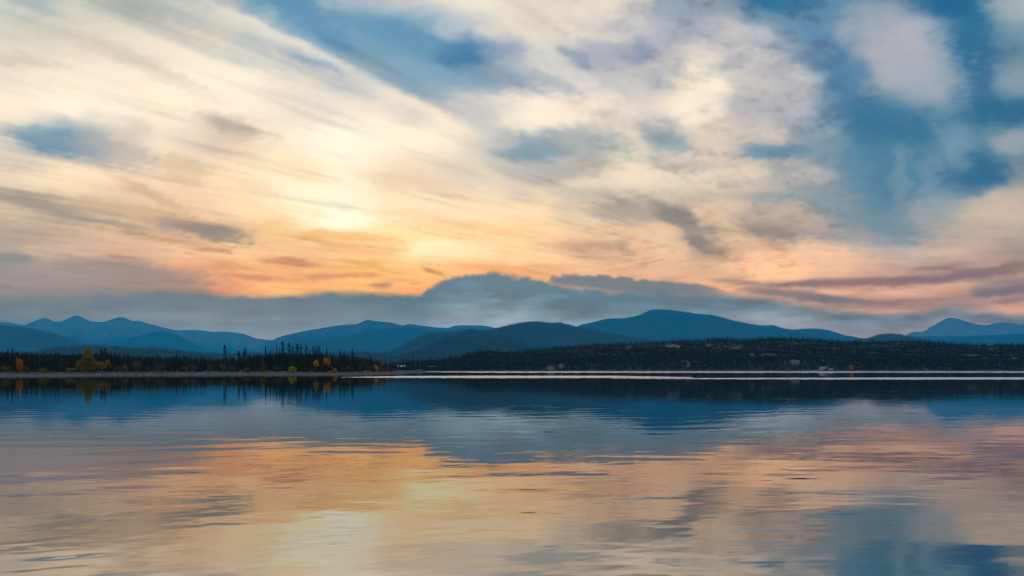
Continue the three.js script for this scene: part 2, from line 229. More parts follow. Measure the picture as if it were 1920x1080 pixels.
function swellMap(seed) {   // long low swells and patches
  const r = rng(seed), h = new Float32Array(512 * 512);
  for (let k = 0; k < 26; k++) {
    const f = 3 + Math.floor(r() * 26), ang = Math.PI / 2 + (r() - 0.5) * 1.3, fx = Math.round(Math.cos(ang) * f), fy = Math.round(Math.sin(ang) * f), ph = r() * 6.28, a = Math.pow(f, -1.15);
    for (let y = 0, o = 0; y < 512; y++) for (let x = 0; x < 512; x++, o++) h[o] += a * Math.sin((fx * x + fy * y) * Math.PI * 2 / 512 + ph);
  }
  let lo = 1e9, hi = -1e9;
  for (const v of h) { lo = Math.min(lo, v); hi = Math.max(hi, v); }
  const data = new Float32Array(512 * 512 * 4);
  for (let i = 0; i < h.length; i++) { data[i * 4] = data[i * 4 + 1] = data[i * 4 + 2] = (h[i] - lo) / (hi - lo); data[i * 4 + 3] = 1; }
  const t = new THREE.DataTexture(data, 512, 512, THREE.RGBAFormat, THREE.FloatType);
  t.wrapS = t.wrapT = THREE.RepeatWrapping; t.magFilter = THREE.LinearFilter; t.needsUpdate = true;
  return t;
}
const ripples = waveMap(6, 110, 1 / 12, 1 / 190, 1.0, 0.35);
ripples.repeat.set(1 / 26, 1 / 23);
const swell = swellMap(8);
swell.repeat.set(1 / 190, 1 / 150);
function sheet(points, y) {   // flat polygon with uv in metres
  const s = new THREE.Shape(points.map(([x, z]) => new THREE.Vector2(x, -z))), g = new THREE.ShapeGeometry(s);
  const p = g.attributes.position, uv = g.attributes.uv;
  for (let i = 0; i < p.count; i++) { const x = p.getX(i), z = -p.getY(i); p.setXYZ(i, x, y, z); uv.setXY(i, x, -z); g.attributes.normal.setXYZ(i, 0, 1, 0); }
  return g;
}
const waterColor = new THREE.Color().setRGB(0.74, 0.665, 0.62);
const water = (ripple, bump) => {
  const m = new THREE.MeshPhysicalMaterial({ color: waterColor, specularColor: new THREE.Color().setRGB(0.58, 0.62, 0.66), metalness: 1, roughness: 0.02, normalMap: ripples, bumpMap: swell, bumpScale: bump });
  m.normalScale.set(ripple, ripple);
  return m;
};
// calmer with distance from the near shore: rings of water that meet along wandering lines
const ringAt = (d, a) => { const r = d * (d > 1 && d < 1000 ? 1 + 0.12 * fbm(Math.cos(a) * 4 + d, Math.sin(a) * 4, 3) : 1); return [Math.sin(a) * r, -Math.cos(a) * r]; };
const reach = [0.05, 8, 15, 32, 75, 2600];
for (let k = 0; k < 5; k++) {
  const n = 180, pos = [], uv = [], idx = [];
  for (let i = 0; i <= n; i++) for (const d of [reach[k], reach[k + 1]]) { const [x, z] = ringAt(d, (i % n) / n * Math.PI * 2); pos.push(x, 0, z); uv.push(x, -z); }
  for (let i = 0; i < n; i++) idx.push(2 * i, 2 * i + 2, 2 * i + 1, 2 * i + 1, 2 * i + 2, 2 * i + 3);
  const g = new THREE.BufferGeometry();
  g.setAttribute('position', new THREE.BufferAttribute(new Float32Array(pos), 3)); g.setAttribute('uv', new THREE.BufferAttribute(new Float32Array(uv), 2));
  g.setAttribute('normal', new THREE.BufferAttribute(new Float32Array(pos.length).map((_, i) => (i % 3 === 1 ? 1 : 0)), 3)); g.setIndex(idx);
  ground(new THREE.Mesh(g, water([0.018, 0.014, 0.0105, 0.0075, 0.005][k], 0.006)), 'lake');
}
// wind-ruffled strips lie between the calm and the far shore
const ruffled = new THREE.MeshPhysicalMaterial({ color: waterColor, metalness: 1, roughness: 0.42, normalMap: ripples });
ruffled.normalScale.set(0.25, 0.25);
const strip = (edgeFar, edgeNear, y) => {
  const at = (px, py) => { const d = EYE * FOCAL / (py - HORIZON); return [spot(px, d), -d]; };
  const far = [], near = [];
  for (let x = edgeFar[0][0]; x <= edgeFar[edgeFar.length - 1][0]; x += 6) {
    const j = fbm(x * 0.05, y * 900, 3) * 0.35;
    far.push(at(x, along(edgeFar, x) + j)); near.push(at(x, along(edgeNear, x) + 0.8 * fbm(x * 0.06, 5 + y * 700, 3)));
  }
  return sheet([...near, ...far.reverse()], y);
};
ground(new THREE.Mesh(strip([[640, 707.2], [745, 705.2], [900, 704.4], [1150, 704.6], [1290, 707], [1300, 707.4]], [[640, 707.6], [745, 708.4], [900, 709], [1150, 708.6], [1290, 708.4], [1300, 708]], 0.004), ruffled), 'ruffled_water');
ground(new THREE.Mesh(strip([[1130, 709.4], [1300, 708.9], [1500, 708.4], [1700, 707.6], [1800, 707.4], [2200, 707]], [[1130, 709.6], [1300, 710.6], [1500, 711.2], [1700, 711.8], [1800, 711.6], [2200, 711.4]], 0.004), ruffled), 'ruffled_water');
ground(new THREE.Mesh(strip([[750, 696.9], [900, 696.7], [2300, 696.7]], [[750, 697.4], [900, 698.6], [2300, 698.5]], 0.004), ruffled), 'ruffled_water');
// lake bed and valley floor: one sheet to the horizon
ground(new THREE.Mesh(sheet([[-22000, 400], [22000, 400], [22000, -35000], [-22000, -35000]], -3), mat(0.05, 0.055, 0.05)), 'valley_floor');

// ---------------------------------------------------------------- mountains, far to near
const grid = (cols, rows, at, paint) => {
  const pos = new Float32Array(cols * rows * 3), col = new Float32Array(cols * rows * 3), idx = [];
  for (let j = 0, o = 0; j < rows; j++) for (let i = 0; i < cols; i++, o += 3) { const p = at(i, j); pos.set(p, o); col.set(paint(p, i, j), o); }
  for (let j = 0; j < rows - 1; j++) for (let i = 0; i < cols - 1; i++) { const a = j * cols + i, b = a + 1, c = a + cols, d = c + 1; idx.push(a, b, c, b, d, c); }
  const g = new THREE.BufferGeometry();
  g.setAttribute('position', new THREE.BufferAttribute(pos, 3)); g.setAttribute('color', new THREE.BufferAttribute(col, 3)); g.setIndex(idx); g.computeVertexNormals();
  return g;
};
const slopeMat = new THREE.MeshStandardMaterial({ vertexColors: true, roughness: 1, metalness: 0, side: THREE.DoubleSide });
// crest: heights of the skyline against distance; front and back: metres from crest to foot
function range(name, text, dist, front, back, { rough = 0.16, forest = [0.007, 0.021, 0.026], rock = [0.06, 0.065, 0.07], rockAt = 1.1, step = 5, seed = 0, wobble = 0.05 } = {}) {
  const p = path(text), x0 = p[0][0], x1 = p[p.length - 1][0], cols = Math.ceil((x1 - x0) / step) + 1, rowsF = 22, rowsB = 7, rows = rowsF + rowsB;
  const crestAt = (px) => { const d = dist * (1 + wobble * n2(px * 0.004, seed + 0.5)); return { d, h: Math.max(2, rise(along3(p, px) + 0.5 * fbm(px * 0.06, seed, 3), d)) }; };
  const height = (px, t) => {   // t 0 at the front foot, 1 at the crest, 2 at the back foot
    const { d, h } = crestAt(px), z = t <= 1 ? d - front * (1 - t) : d + back * (t - 1), x = spot(px, z);
    let s = t <= 1 ? Math.pow(t, 1.15) * (1 - 0.16 * Math.sin(Math.PI * t)) : Math.pow(2 - t, 1.3);
    const k = Math.sin(Math.PI * clamp(t / 2, 0, 1)) * (1 - smooth(t, 0.55, 1) * 0.9 * (t <= 1 ? 1 : 0));
    const spur = rough * k * (fbm(x / (front * 0.35) + seed, z / (front * 0.9), 5));
    let y = h * s * (1 + 2.2 * spur) - 4;
    if (t < 1) y = Math.min(y, EYE + (h - EYE) * z / d * 0.985);
    if (t === 1) y = h;
    return [x, y, -z];
  };
  const g = grid(cols, rows, (i, j) => height(x0 + i * step, j < rowsF ? j / (rowsF - 1) : 1 + (j - rowsF + 1) / rowsB), ([x, y, z], i, j) => {
    const { h } = crestAt(x0 + i * step), n = fbm(x / 620, z / 620, 4, m2), r = smooth(y / h + 0.2 * n, rockAt - 0.12, rockAt + 0.12), v = 1 + 0.5 * n;
    return [0, 1, 2].map((c) => lerp(forest[c], rock[c], r) * v);
  });
  const m = ground(new THREE.Mesh(g, slopeMat), name);
  return { m, height, x0, x1, crestAt };
}
const R = {};
R.far0 = range('mountain_range', '-700,612 -300,606 -100,604 12,604 29,607 44,610 80,612 200,616 327,619 354,619 375,619 396,622 407,622 426,622 459,626 472,632 484,635 499,637 540,642 620,650 760,660', 33500, 5400, 1000, { rock: [0.27, 0.25, 0.25], rockAt: 0.6, seed: 1 });
R.far1 = range('mountain_range', '-500,640 -200,628 0,618 30,612 44,610 58,605 81,596 92,598.5 104,603 117,601.7 133,595 144,591 156,596 173,602.7 187,603.8 202,601.7 217,596 229,594.8 240,598.5 250,602 258,601 277,606 302,613 327,619 344,629 365,642 385,652 430,668 480,680', 31000, 4800, 2200, { rock: [0.27, 0.25, 0.25], rockAt: 0.62, seed: 2 });
R.far1b = range('mountain_range', '120,676 180,655 230,638 271,627 292,621 310,622 333,628 354,639 385,652 420,664 470,680', 25000, 3900, 2700, { seed: 3 });
R.right8 = range('mountain_range', '1560,668 1640,648 1699,629 1714,622 1730,621.5 1749,611 1766,601.7 1778,596 1793,597 1812,602.7 1837,609 1853,609 1864,606 1887,604 1905,607 1920,609 2020,606 2160,612 2400,618 2700,628', 31000, 4800, 2200, { rock: [0.40, 0.32, 0.32], rockAt: 0.55, seed: 4 });
R.mid2 = range('mountain_range', '400,684 440,672 462,661 484,649.6 505,640 526,631 557,623.5 578,619 609,614 640,609.6 672,607 687,600 705,602 734,605 755,610 765,607 787,610 812,613 839,615 854,610.4 885,610 912,611 927,615 980,624 1060,640 1150,660', 28000, 4800, 3000, { rock: [0.1, 0.1, 0.1], rockAt: 0.8, seed: 5 });
R.mid2b = range('mountain_range', '520,668 547,643 600,638 640,631 672,624.6 703,619 734,614 755,611 780,615 820,619 860,622 930,636 1000,650', 23500, 3600, 2700, { seed: 6 });
R.mid2c = range('forested_mountain', '430,684 480,664 542,642 567,640 599,636.7 630,633 651,636 682,634.6 703,638 734,642 770,648 830,660 900,676', 19500, 3600, 2800, { seed: 7 });
R.right9 = range('forested_mountain', '1560,664 1640,644 1707,632 1770,630.4 1832,629 1874,627 1920,625.6 2050,622 2300,624 2700,634', 20500, 3900, 3000, { seed: 8 });
R.left3 = range('forested_mountain', '-900,622 -600,610 -300,602 -100,604 0,609 21,611 52,615 83,620 104,624.6 125,632 146,639 158,644 187,646 208,648.5 229,652 280,662 340,676', 14500, 3400, 2600, { seed: 9, rock: [0.05, 0.05, 0.045] });
R.right7b = range('forested_mountain', '1380,650 1440,628 1484,619 1515,616 1541,617 1562,621.5 1582,627.7 1603,632 1660,644 1740,662', 21000, 3600, 2200, { seed: 10 });
R.peak6 = range('forested_mountain', '960,660 1020,636 1081,613 1104,606 1125,600.6 1145,597 1171,596.5 1198,591 1211,585 1223,580.8 1235,580.2 1248,580.6 1269,582.5 1294,586 1313,589 1332,590 1350,594 1369,599.6 1390,604 1411,608 1432,610.4 1450,609.6 1465,614.6 1484,618 1498,619.4 1540,626 1590,637 1660,656', 18000, 4500, 3400, { seed: 11, rough: 0.22 });
R.hill7 = range('forested_hill', '1540,652 1590,642 1628,634 1645,627.7 1666,625.6 1687,627 1707,631 1728,635 1749,639 1800,650 1880,664', 8800, 2000, 1700, { seed: 12 });
R.hill5 = range('forested_hill', '640,688 690,672 713,662 734,657 755,647.5 776,636 802,626 833,622.5 854,621 881,617 910,620 937,614 958,609 985,604 1010,603 1031,605.4 1052,604.8 1062,608 1081,613 1120,622 1180,632 1260,644 1400,664', 8800, 2300, 1900, { seed: 13, rough: 0.2 });
R.hill5b = range('forested_hill', '690,684 725,674 760,666 791,654 822,640 850,634 885,632 937,632 968,638 989,647.5 1010,654 1060,666 1120,680', 5800, 1500, 1200, { seed: 14, rock: [0.2, 0.16, 0.14], rockAt: 1.25 });
R.hill4 = range('forested_hill', '-500,660 -200,664 0,662 60,660 92,655 117,650.6 146,649.6 187,649.6 229,651.7 250,654.8 292,653.7 333,658 375,662 400,664 430,664 463,662 520,664 600,664 672,661 713,664 740,672 790,684', 4600, 1400, 1200, { seed: 15 });

// ---------------------------------------------------------------- foliage geometry
function tris(list, uvless = true) {
  const g = new THREE.BufferGeometry();
  g.setAttribute('position', new THREE.BufferAttribute(new Float32Array(list), 3));
  g.computeVertexNormals();
  return g;
}
function crownGeometry(seed, { h, r, base = 0.08, tiers = 15, arms = 8, droop = 0.35, gap = 0.1, power = 0.85, ragged = 0.35 }) {   // whorls of drooping boughs
  const q = rng(seed), v = [], lean = [(q() - 0.5) * 0.04, (q() - 0.5) * 0.04];
  for (let k = 0; k < tiers; k++) {
    const t = (k + q() * 0.5) / tiers, y = h * lerp(base, 0.985, t), R0 = r * Math.pow(1 - t, power) * (1 - ragged * q()) + 0.04 * r, off = q() * 6.28;
    for (let a = 0; a < arms; a++) {
      if (q() < gap) continue;
      const th = off + a / arms * 6.28 + (q() - 0.5) * 0.5, len = R0 * (0.7 + 0.5 * q()), w = len * (0.32 + 0.15 * q()), y0 = y + h * 0.02 * q(), dy = -droop * len * (0.6 + 0.8 * q()), c = Math.cos(th), s = Math.sin(th), cx = lean[0] * y, cz = lean[1] * y;
      const p = (u, n, up) => [cx + c * u - s * n, up, cz + s * u + c * n];
      const root = p(0, 0, y0 + h * 0.035), L = p(len * 0.55, -w, y0 + dy * 0.75), T = p(len, 0, y0 + dy), Rr = p(len * 0.55, w, y0 + dy * 0.75), M = p(len * 0.55, 0, y0 + dy * 0.35), B = p(0, 0, y0 - h * 0.03);
      v.push(...root, ...L, ...M, ...root, ...M, ...Rr, ...L, ...T, ...M, ...M, ...T, ...Rr, ...B, ...L, ...T, ...B, ...T, ...Rr);
    }
  }
  const tip = h, w = r * 0.06;
  v.push(lean[0] * h, tip, lean[1] * h, -w, h * 0.9, 0, w, h * 0.9, w, lean[0] * h, tip, lean[1] * h, 0, h * 0.9, -w, 0, h * 0.9, w);
  return tris(v);
}
function leafGeometry(seed, lumps, n, size, flat = 0.7) {   // leaf clumps through the volume of some ellipsoids [x,y,z,rx,ry,rz,share]
  const q = rng(seed), v = [], total = lumps.reduce((s, l) => s + l[6], 0);
  for (const [x, y, z, rx, ry, rz, share] of lumps) {
    const knots = Array.from({ length: 9 }, () => { const th = q() * 6.28, u = q() * 2 - 1, w = Math.sqrt(1 - u * u); return [Math.cos(th) * w, u, Math.sin(th) * w]; });
    for (let i = 0; i < n * share / total; i++) {
      const k = knots[Math.floor(q() * 9)], rr = 0.55 * Math.pow(q(), 0.5), th = q() * 6.28, u = q() * 2 - 1, w = Math.sqrt(1 - u * u), d = 0.35 + 0.45 * q();
      const cx = x + rx * (k[0] * d + Math.cos(th) * w * rr), cy = Math.max(0.05, y + ry * (k[1] * d + u * rr)), cz = z + rz * (k[2] * d + Math.sin(th) * w * rr), s = size * (0.6 + 0.8 * q());
      const e = () => (q() - 0.5) * 2 * s;
      const ax = e(), ay = e() * flat, az = e(), bx = e(), by = e() * flat, bz = e();
      v.push(cx - ax, cy - ay, cz - az, cx + bx, cy + by, cz + bz, cx + ax, cy + ay, cz + az, cx - ax, cy - ay, cz - az, cx + ax, cy + ay, cz + az, cx - bx, cy - by, cz - bz);
    }
  }
  return tris(v);
}
function limb(a, b, r0, r1, sides = 6) {
  const A = new THREE.Vector3(...a), B = new THREE.Vector3(...b), d = B.clone().sub(A), g = new THREE.CylinderGeometry(r1, r0, d.length(), sides, 1);
  g.applyQuaternion(new THREE.Quaternion().setFromUnitVectors(new THREE.Vector3(0, 1, 0), d.clone().normalize())).translate(...A.add(B).multiplyScalar(0.5).toArray());
  return g;
}
const bark = mat(0.045, 0.038, 0.032), greyBark = mat(0.09, 0.085, 0.08), paleBark = mat(0.3, 0.28, 0.25);
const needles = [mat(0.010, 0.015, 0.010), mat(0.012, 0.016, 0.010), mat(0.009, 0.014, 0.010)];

// ---------------------------------------------------------------- left shore
// its waterline and ground: a low point of land that tapers out to the right
const SHORE = path('-500,706 -100,705.2 0,704.8 80,704.6 150,703.9 230,703.2 300,702.9 380,702.6 450,702.2 520,702.3 600,702.2 650,702 690,701.4 720,700.7 745,699.9 775,698.6 800,697.9');
const shoreDist = (px) => EYE * FOCAL / (along3(SHORE, px) + 0.25 * fbm(px * 0.03, 9, 3) - HORIZON);
const landY = (px, d) => { const s = d - shoreDist(px), taper = smooth(px, 800, 690); return s < 0 ? s * 0.06 : (0.85 * smooth(s, 0, 24) + 1.2 * smooth(s, 20, 120) + 0.16 * fbm(d * 0.05, px * 0.02, 3)) * lerp(0.45, 1, taper) + 0.02; };
{
  const cols = 300, rows = 46;
  const g = grid(cols, rows, (i, j) => {
    const px = -500 + i * (1300 / (cols - 1)), s0 = shoreDist(px), d = j < 34 ? s0 - 14 + j * 2.2 : s0 + 61 + Math.pow((j - 33) / 12, 2.4) * 4200;
    return [spot(px, d), landY(px, d), -d];
  }, ([x, y, z]) => {
    const n = fbm(x * 0.12, z * 0.12, 4, m2), grass = smooth(y + 0.4 * n, 0.3, 0.55), v = 1 + 0.45 * n + 0.25 * m2(x * 0.9, z * 0.9);
    return [lerp(0.058, 0.022, grass) * v, lerp(0.054, 0.019, grass) * v, lerp(0.060, 0.010, grass) * v];
  });
  ground(new THREE.Mesh(g, slopeMat), 'lake_shore');
}
const stand = (px, back) => { const d = shoreDist(px) + back; return [spot(px, d), landY(px, d) - 0.1, -d, d]; };

const kinds = [
  { h: 8, r: 2.3, tiers: 16, arms: 8 }, { h: 8.5, r: 2.0, tiers: 17, arms: 8, ragged: 0.5 }, { h: 7, r: 2.5, tiers: 14, arms: 9, power: 0.7 }, { h: 9, r: 2.1, tiers: 18, arms: 7, gap: 0.18, ragged: 0.55 }, { h: 7.5, r: 2.7, tiers: 14, arms: 9, power: 0.6, ragged: 0.45 },
];
const firs = kinds.map((k, i) => {
  const g = new THREE.Group();
  part('trunk', limb([0, -0.3, 0], [0, k.h * 0.9, 0], 0.16, 0.03, 5), bark, g);
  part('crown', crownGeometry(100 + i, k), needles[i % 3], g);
  g.userData.h = k.h;
  return g;
});
const FIR = { label: 'dark green conifer in the dense stand along the wooded shore', category: 'conifer', group: 'conifers of the wooded shore' };
// skyline of the stand, and the trees in front of it
const TREETOP = path('-200,655 0,657 40,659 90,661 130,661 160,660 200,659 230,662 260,665 300,666 332,664 365,667 400,669 430,668 460,664 490,661 540,660 600,661 650,664 690,668 712,674 735,682 750,688');
{
  const q = rng(77);
  let made = 0;
  const plant = (px, back, top, extra = 1) => {
    const [x, y, z, d] = stand(px, back), want = (rise(top, d) - y) * extra, k = Math.floor(q() * firs.length), f = firs[k];
    if (want < 1.2) return;
    const o = f.clone(); o.userData = { ...FIR };
    const s = want / f.userData.h, wide = s * (0.85 + 0.35 * q()) * (want < 4 ? 1.2 : 1);
    o.position.set(x, y, z); o.scale.set(wide, s, wide); o.rotation.y = q() * 6.28;
    o.name = numbered('conifer'); scene.add(shade(o)); made++;
  };
  for (let px = -30; px < 742; px += 6.2) plant(px + q() * 5, 62 + q() * 22, along(TREETOP, px) + (q() - 0.35) * 7 );
  for (let px = -30; px < 735; px += 8.2) plant(px + q() * 7, 46 + q() * 12, along(TREETOP, px) + 4 + q() * 7);
  for (let px = -30; px < 725; px += 12) plant(px + q() * 10, 26 + q() * 10, along(TREETOP, px) + 9 + q() * 9);
}

// ---------------------------------------------------------------- tall pines above the stand
function tuftPine(seed, h, { crown = 0.45, width = 1.5, tufts = 14, leaves = 30, lean = 0, snag = false, col = 0 }) {   // bare stem, loose tufted crown
  const q = rng(seed), g = new THREE.Group(), topX = lean * h, stems = [limb([0, -0.3, 0], [topX * 0.5, h * 0.5, 0], 0.17, 0.12, 6), limb([topX * 0.5, h * 0.5, 0], [topX, h * 0.98, 0], 0.12, 0.03, 6)], v = [];
  for (let k = 0; k < tufts; k++) {
    const t = (k + q()) / tufts, y = h * lerp(1 - crown, 0.97, t), th = k * 2.4 + q(), r = width * (snag ? 0.5 : Math.sin(Math.PI * Math.min(1, 0.18 + 0.8 * t)) * (0.55 + 0.6 * q())), cx = topX * y / h + Math.cos(th) * r * 0.6, cz = Math.sin(th) * r * 0.6;
    stems.push(limb([topX * y / h, y - 0.25, 0], [cx, y, cz], 0.04, 0.015, 4));
    if (snag) { if (q() < 0.6) stems.push(limb([topX * y / h, y, 0], [topX * y / h - Math.cos(th) * r, y + 0.2, -Math.sin(th) * r], 0.03, 0.012, 4)); continue; }
    v.push([cx, y, cz, r * 0.62 + 0.16, 0.42 + 0.1 * q(), r * 0.62 + 0.16, 1]);
  }
  part('trunk', mergeGeometries(stems.map((s) => s.toNonIndexed())), snag ? greyBark : bark, g);
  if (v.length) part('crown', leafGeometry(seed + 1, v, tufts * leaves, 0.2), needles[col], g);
  return g;
}
function spire(seed, h, r, opt = {}) {
  const g = new THREE.Group();
  part('trunk', limb([0, -0.3, 0], [0, h * 0.95, 0], 0.15, 0.025, 6), bark, g);
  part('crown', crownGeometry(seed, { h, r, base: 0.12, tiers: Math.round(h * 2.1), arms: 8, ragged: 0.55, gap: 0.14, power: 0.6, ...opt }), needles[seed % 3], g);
  return g;
}
const tall = [  // x, top, metres behind the waterline, kind, options, label
  [421, 644, 66, 'tuft', { crown: 0.42, width: 1.0, tufts: 12 }, 'lone tall pine with a small tufted crown on a long bare trunk'],
  [447.5, 657, 70, 'tuft', { crown: 0.3, width: 0.6, tufts: 7 }, 'small thin pine poking up between the lone pine and a forked one'],
  [458, 651, 66, 'tuft', { crown: 0.4, width: 1.0, tufts: 9, lean: 0.03 }, 'sparse leaning pine with thin crown beside the lone tall pine'],
  [498.5, 646, 64, 'spire', 1.2, 'narrow dark spruce opening the tall pine grove, towards the sparse leaning pine'],
  [507, 654, 66, 'spire', 1.4, 'low bushy spruce between a narrow spruce and two dead snags'],
  [513, 644.5, 68, 'snag', {}, 'thin leaning dead snag of the tall pine grove'],
  [518.5, 642.5, 66, 'spire', 0.7, 'very slender spire beside the leaning dead snag'],
  [524, 653, 66, 'spire', 1.0, 'short spruce tucked under the tallest round-crowned pine'],
  [530, 639.5, 63, 'tuft', { crown: 0.6, width: 1.5, tufts: 17 }, 'tallest pine of the grove with round open crown'],
  [541.5, 643, 64, 'tuft', { crown: 0.75, width: 1.5, tufts: 20 }, 'full dark pine next to the tallest pine of the grove'],
  [549, 648, 70, 'tuft', { crown: 0.7, width: 1.3, tufts: 15 }, 'stout pine filling the gap in the middle of the grove'],
  [557.5, 643.5, 64, 'tuft', { crown: 0.75, width: 1.9, tufts: 24 }, 'broad round-topped pine with sky showing through its crown'],
  [564.5, 645, 66, 'tuft', { crown: 0.85, width: 1.2, tufts: 18 }, 'dense columnar pine closing the thick part of the grove'],
  [574, 646.5, 66, 'tuft', { crown: 0.7, width: 1.0, tufts: 14 }, 'slim pine standing just past the gap in the grove'],
  [580, 651, 68, 'spire', 0.8, 'short narrow spruce between two slim pines'],
  [587, 648.5, 66, 'tuft', { crown: 0.7, width: 1.2, tufts: 14 }, 'loose-crowned pine between a short narrow spruce and the touching pair'],
  [593, 650, 70, 'tuft', { crown: 0.6, width: 1.1, tufts: 12 }, 'lower one of the pair of touching pines'],
  [598, 646.5, 65, 'tuft', { crown: 0.8, width: 1.3, tufts: 18 }, 'higher one of the pair of touching pines'],
  [604, 655, 68, 'spire', 1.0, 'small spruce leaning on the pair of touching pines'],
  [612.5, 651.5, 66, 'spire', 1.5, 'wide spruce with a split top beyond the orange tree'],
  [618, 653, 70, 'snag', {}, 'bare grey snag behind the wide split-topped spruce'],
  [625, 658, 68, 'spire', 0.7, 'thin low spruce in the thinning end of the grove'],
  [638, 653.5, 66, 'spire', 1.2, 'spruce with a needle-thin tip in the thinning end of the grove'],
  [645.5, 655.5, 66, 'spire', 1.3, 'bushy spruce right beside the needle-tipped one'],
  [652, 660, 68, 'snag', {}, 'short bare pole between bushy spruce and club-topped pine'],
  [661, 653, 64, 'tuft', { crown: 0.6, width: 0.9, tufts: 12 }, 'club-topped pine standing apart past the grove'],
  [682.5, 659.5, 62, 'snag', {}, 'straight thin snag near the tip of the point'],
  [690, 666, 60, 'spire', 0.9, 'last pointed spruce before the trees drop to the point'],
  [23.5, 650.5, 62, 'spire', 1.5, 'pointed fir rising clear of the stand near the small orange tree'],
  [190, 653, 66, 'tuft', { crown: 0.6, width: 1.0, tufts: 12 }, 'open-crowned pine just past the big golden cottonwood'],
  [197, 652.5, 68, 'tuft', { crown: 0.65, width: 1.1, tufts: 13 }, 'twin of the open-crowned pine, a little higher and denser'],
  [209, 657, 66, 'spire', 1.0, 'small spruce beside the twin open-crowned pines'],
  [242, 661, 62, 'spire', 1.3, 'stubby fir above the tall olive willow'],
  [331, 659, 62, 'spire', 1.2, 'fir with blunt top above the low grassy bank'],
  [377, 662, 62, 'spire', 0.8, 'slender fir above the grassy bank, near the lone tall pine'],
];
tall.forEach(([px, top, back, kind, opt, label], i) => {
  const [x, y, z, d] = stand(px, back), h = rise(top, d) - y;
  const o = kind === 'spire' ? spire(300 + i, h, opt) : tuftPine(300 + i * 3, h, { ...opt, snag: kind === 'snag', ...(kind === 'snag' ? { width: 0.6, tufts: 12, crown: 0.6, lean: 0.02 } : {}) });
  o.position.set(x, y, z); o.rotation.y = kind === 'tuft' ? 0 : i;
  put(o, kind === 'spire' ? 'spruce' : kind === 'snag' ? 'dead_tree' : 'pine_tree', { label, category: kind === 'spire' ? 'spruce' : kind === 'snag' ? 'dead tree' : 'pine', group: 'tall trees above the stand' });
});

// ---------------------------------------------------------------- autumn trees and bushes on the left shore
const L = {
  orange: leafMat(0.62, 0.20, 0.02, 0.45), gold: leafMat(0.58, 0.30, 0.03, 0.45), olive: leafMat(0.16, 0.13, 0.03), oliveGold: leafMat(0.26, 0.19, 0.03), yellow: leafMat(0.42, 0.38, 0.03, 0.4),
  brown: leafMat(0.12, 0.08, 0.045), rust: leafMat(0.26, 0.09, 0.035), tan: leafMat(0.13, 0.09, 0.05), grey: leafMat(0.09, 0.085, 0.065), dark: leafMat(0.05, 0.045, 0.025),
};
function leafy(seed, lumps, n, size, leaf, { trunk = 1.2, r = 0.12, stems = 3, barkMat = greyBark, name = 'crown' } = {}) {
  const q = rng(seed), g = new THREE.Group(), st = [limb([0, -0.3, 0], [0, trunk, 0], r, r * 0.6)];
  for (const l of lumps.slice(0, 6)) for (let k = 0; k < stems; k++) st.push(limb([0, trunk * (0.3 + 0.6 * q()), 0], [l[0] + (q() - 0.5) * l[3], l[1] + (q() - 0.3) * l[4] * 0.8, l[2] + (q() - 0.5) * l[5]], r * 0.45, 0.012, 5));
  part('trunk', mergeGeometries(st.map((s) => s.toNonIndexed())), barkMat, g);
  part(name, leafGeometry(seed + 1, lumps, n, size), leaf, g);
  return g;
}
// boxes in metres come from px: left, top, right and how far behind the waterline they stand
function grow(name, category, group, label, px0, top, px1, back, leaf, { seed = 1, shape = 'round', n = 900, size = 0.17 } = {}) {
  const pc = (px0 + px1) / 2, [x, y, z, d] = stand(pc, back), w = spot(px1, d) - spot(px0, d), h = rise(top, d) - y, q = rng(seed), R0 = w / 2, lumps = [];
  if (shape === 'round') for (let k = 0; k < 7; k++) { const a = k / 7 * 6.28; lumps.push([Math.cos(a) * R0 * 0.45, h * (0.4 + 0.25 * q()), Math.sin(a) * R0 * 0.45, R0 * 0.62, h * 0.4, R0 * 0.62, 1]); }
  if (shape === 'round') lumps.push([0, h * 0.68, 0, R0 * 0.6, h * 0.36, R0 * 0.6, 1]);
  if (shape === 'spire') for (let k = 0; k < 7; k++) { const t = k / 6; lumps.push([(q() - 0.5) * R0 * 0.3, h * lerp(0.14, 0.9, t), (q() - 0.5) * R0 * 0.3, R0 * lerp(1, 0.25, t), h * 0.14, R0 * lerp(1, 0.25, t), lerp(1.4, 0.4, t)]); }
  if (shape === 'vase') for (let k = 0; k < 6; k++) { const a = k / 6 * 6.28 + q(); lumps.push([Math.cos(a) * R0 * 0.5, h * (0.55 + 0.3 * q()), Math.sin(a) * R0 * 0.5, R0 * 0.45, h * 0.24, R0 * 0.45, 1]); }
  const o = leafy(seed, lumps, n, size, leaf, { trunk: h * 0.45, r: clamp(h * 0.022, 0.03, 0.14), name: name.endsWith('bush') || name === 'shrub' ? 'foliage' : 'crown' });
  o.position.set(x, y, z);
  return put(o, name, { label, category, ...(group ? { group } : {}) });
}
grow('aspen_tree', 'aspen', null, 'small bright orange aspen in front of the dark stand', 30.5, 671, 42, 22, L.orange, { seed: 401, n: 900, shape: 'round' });
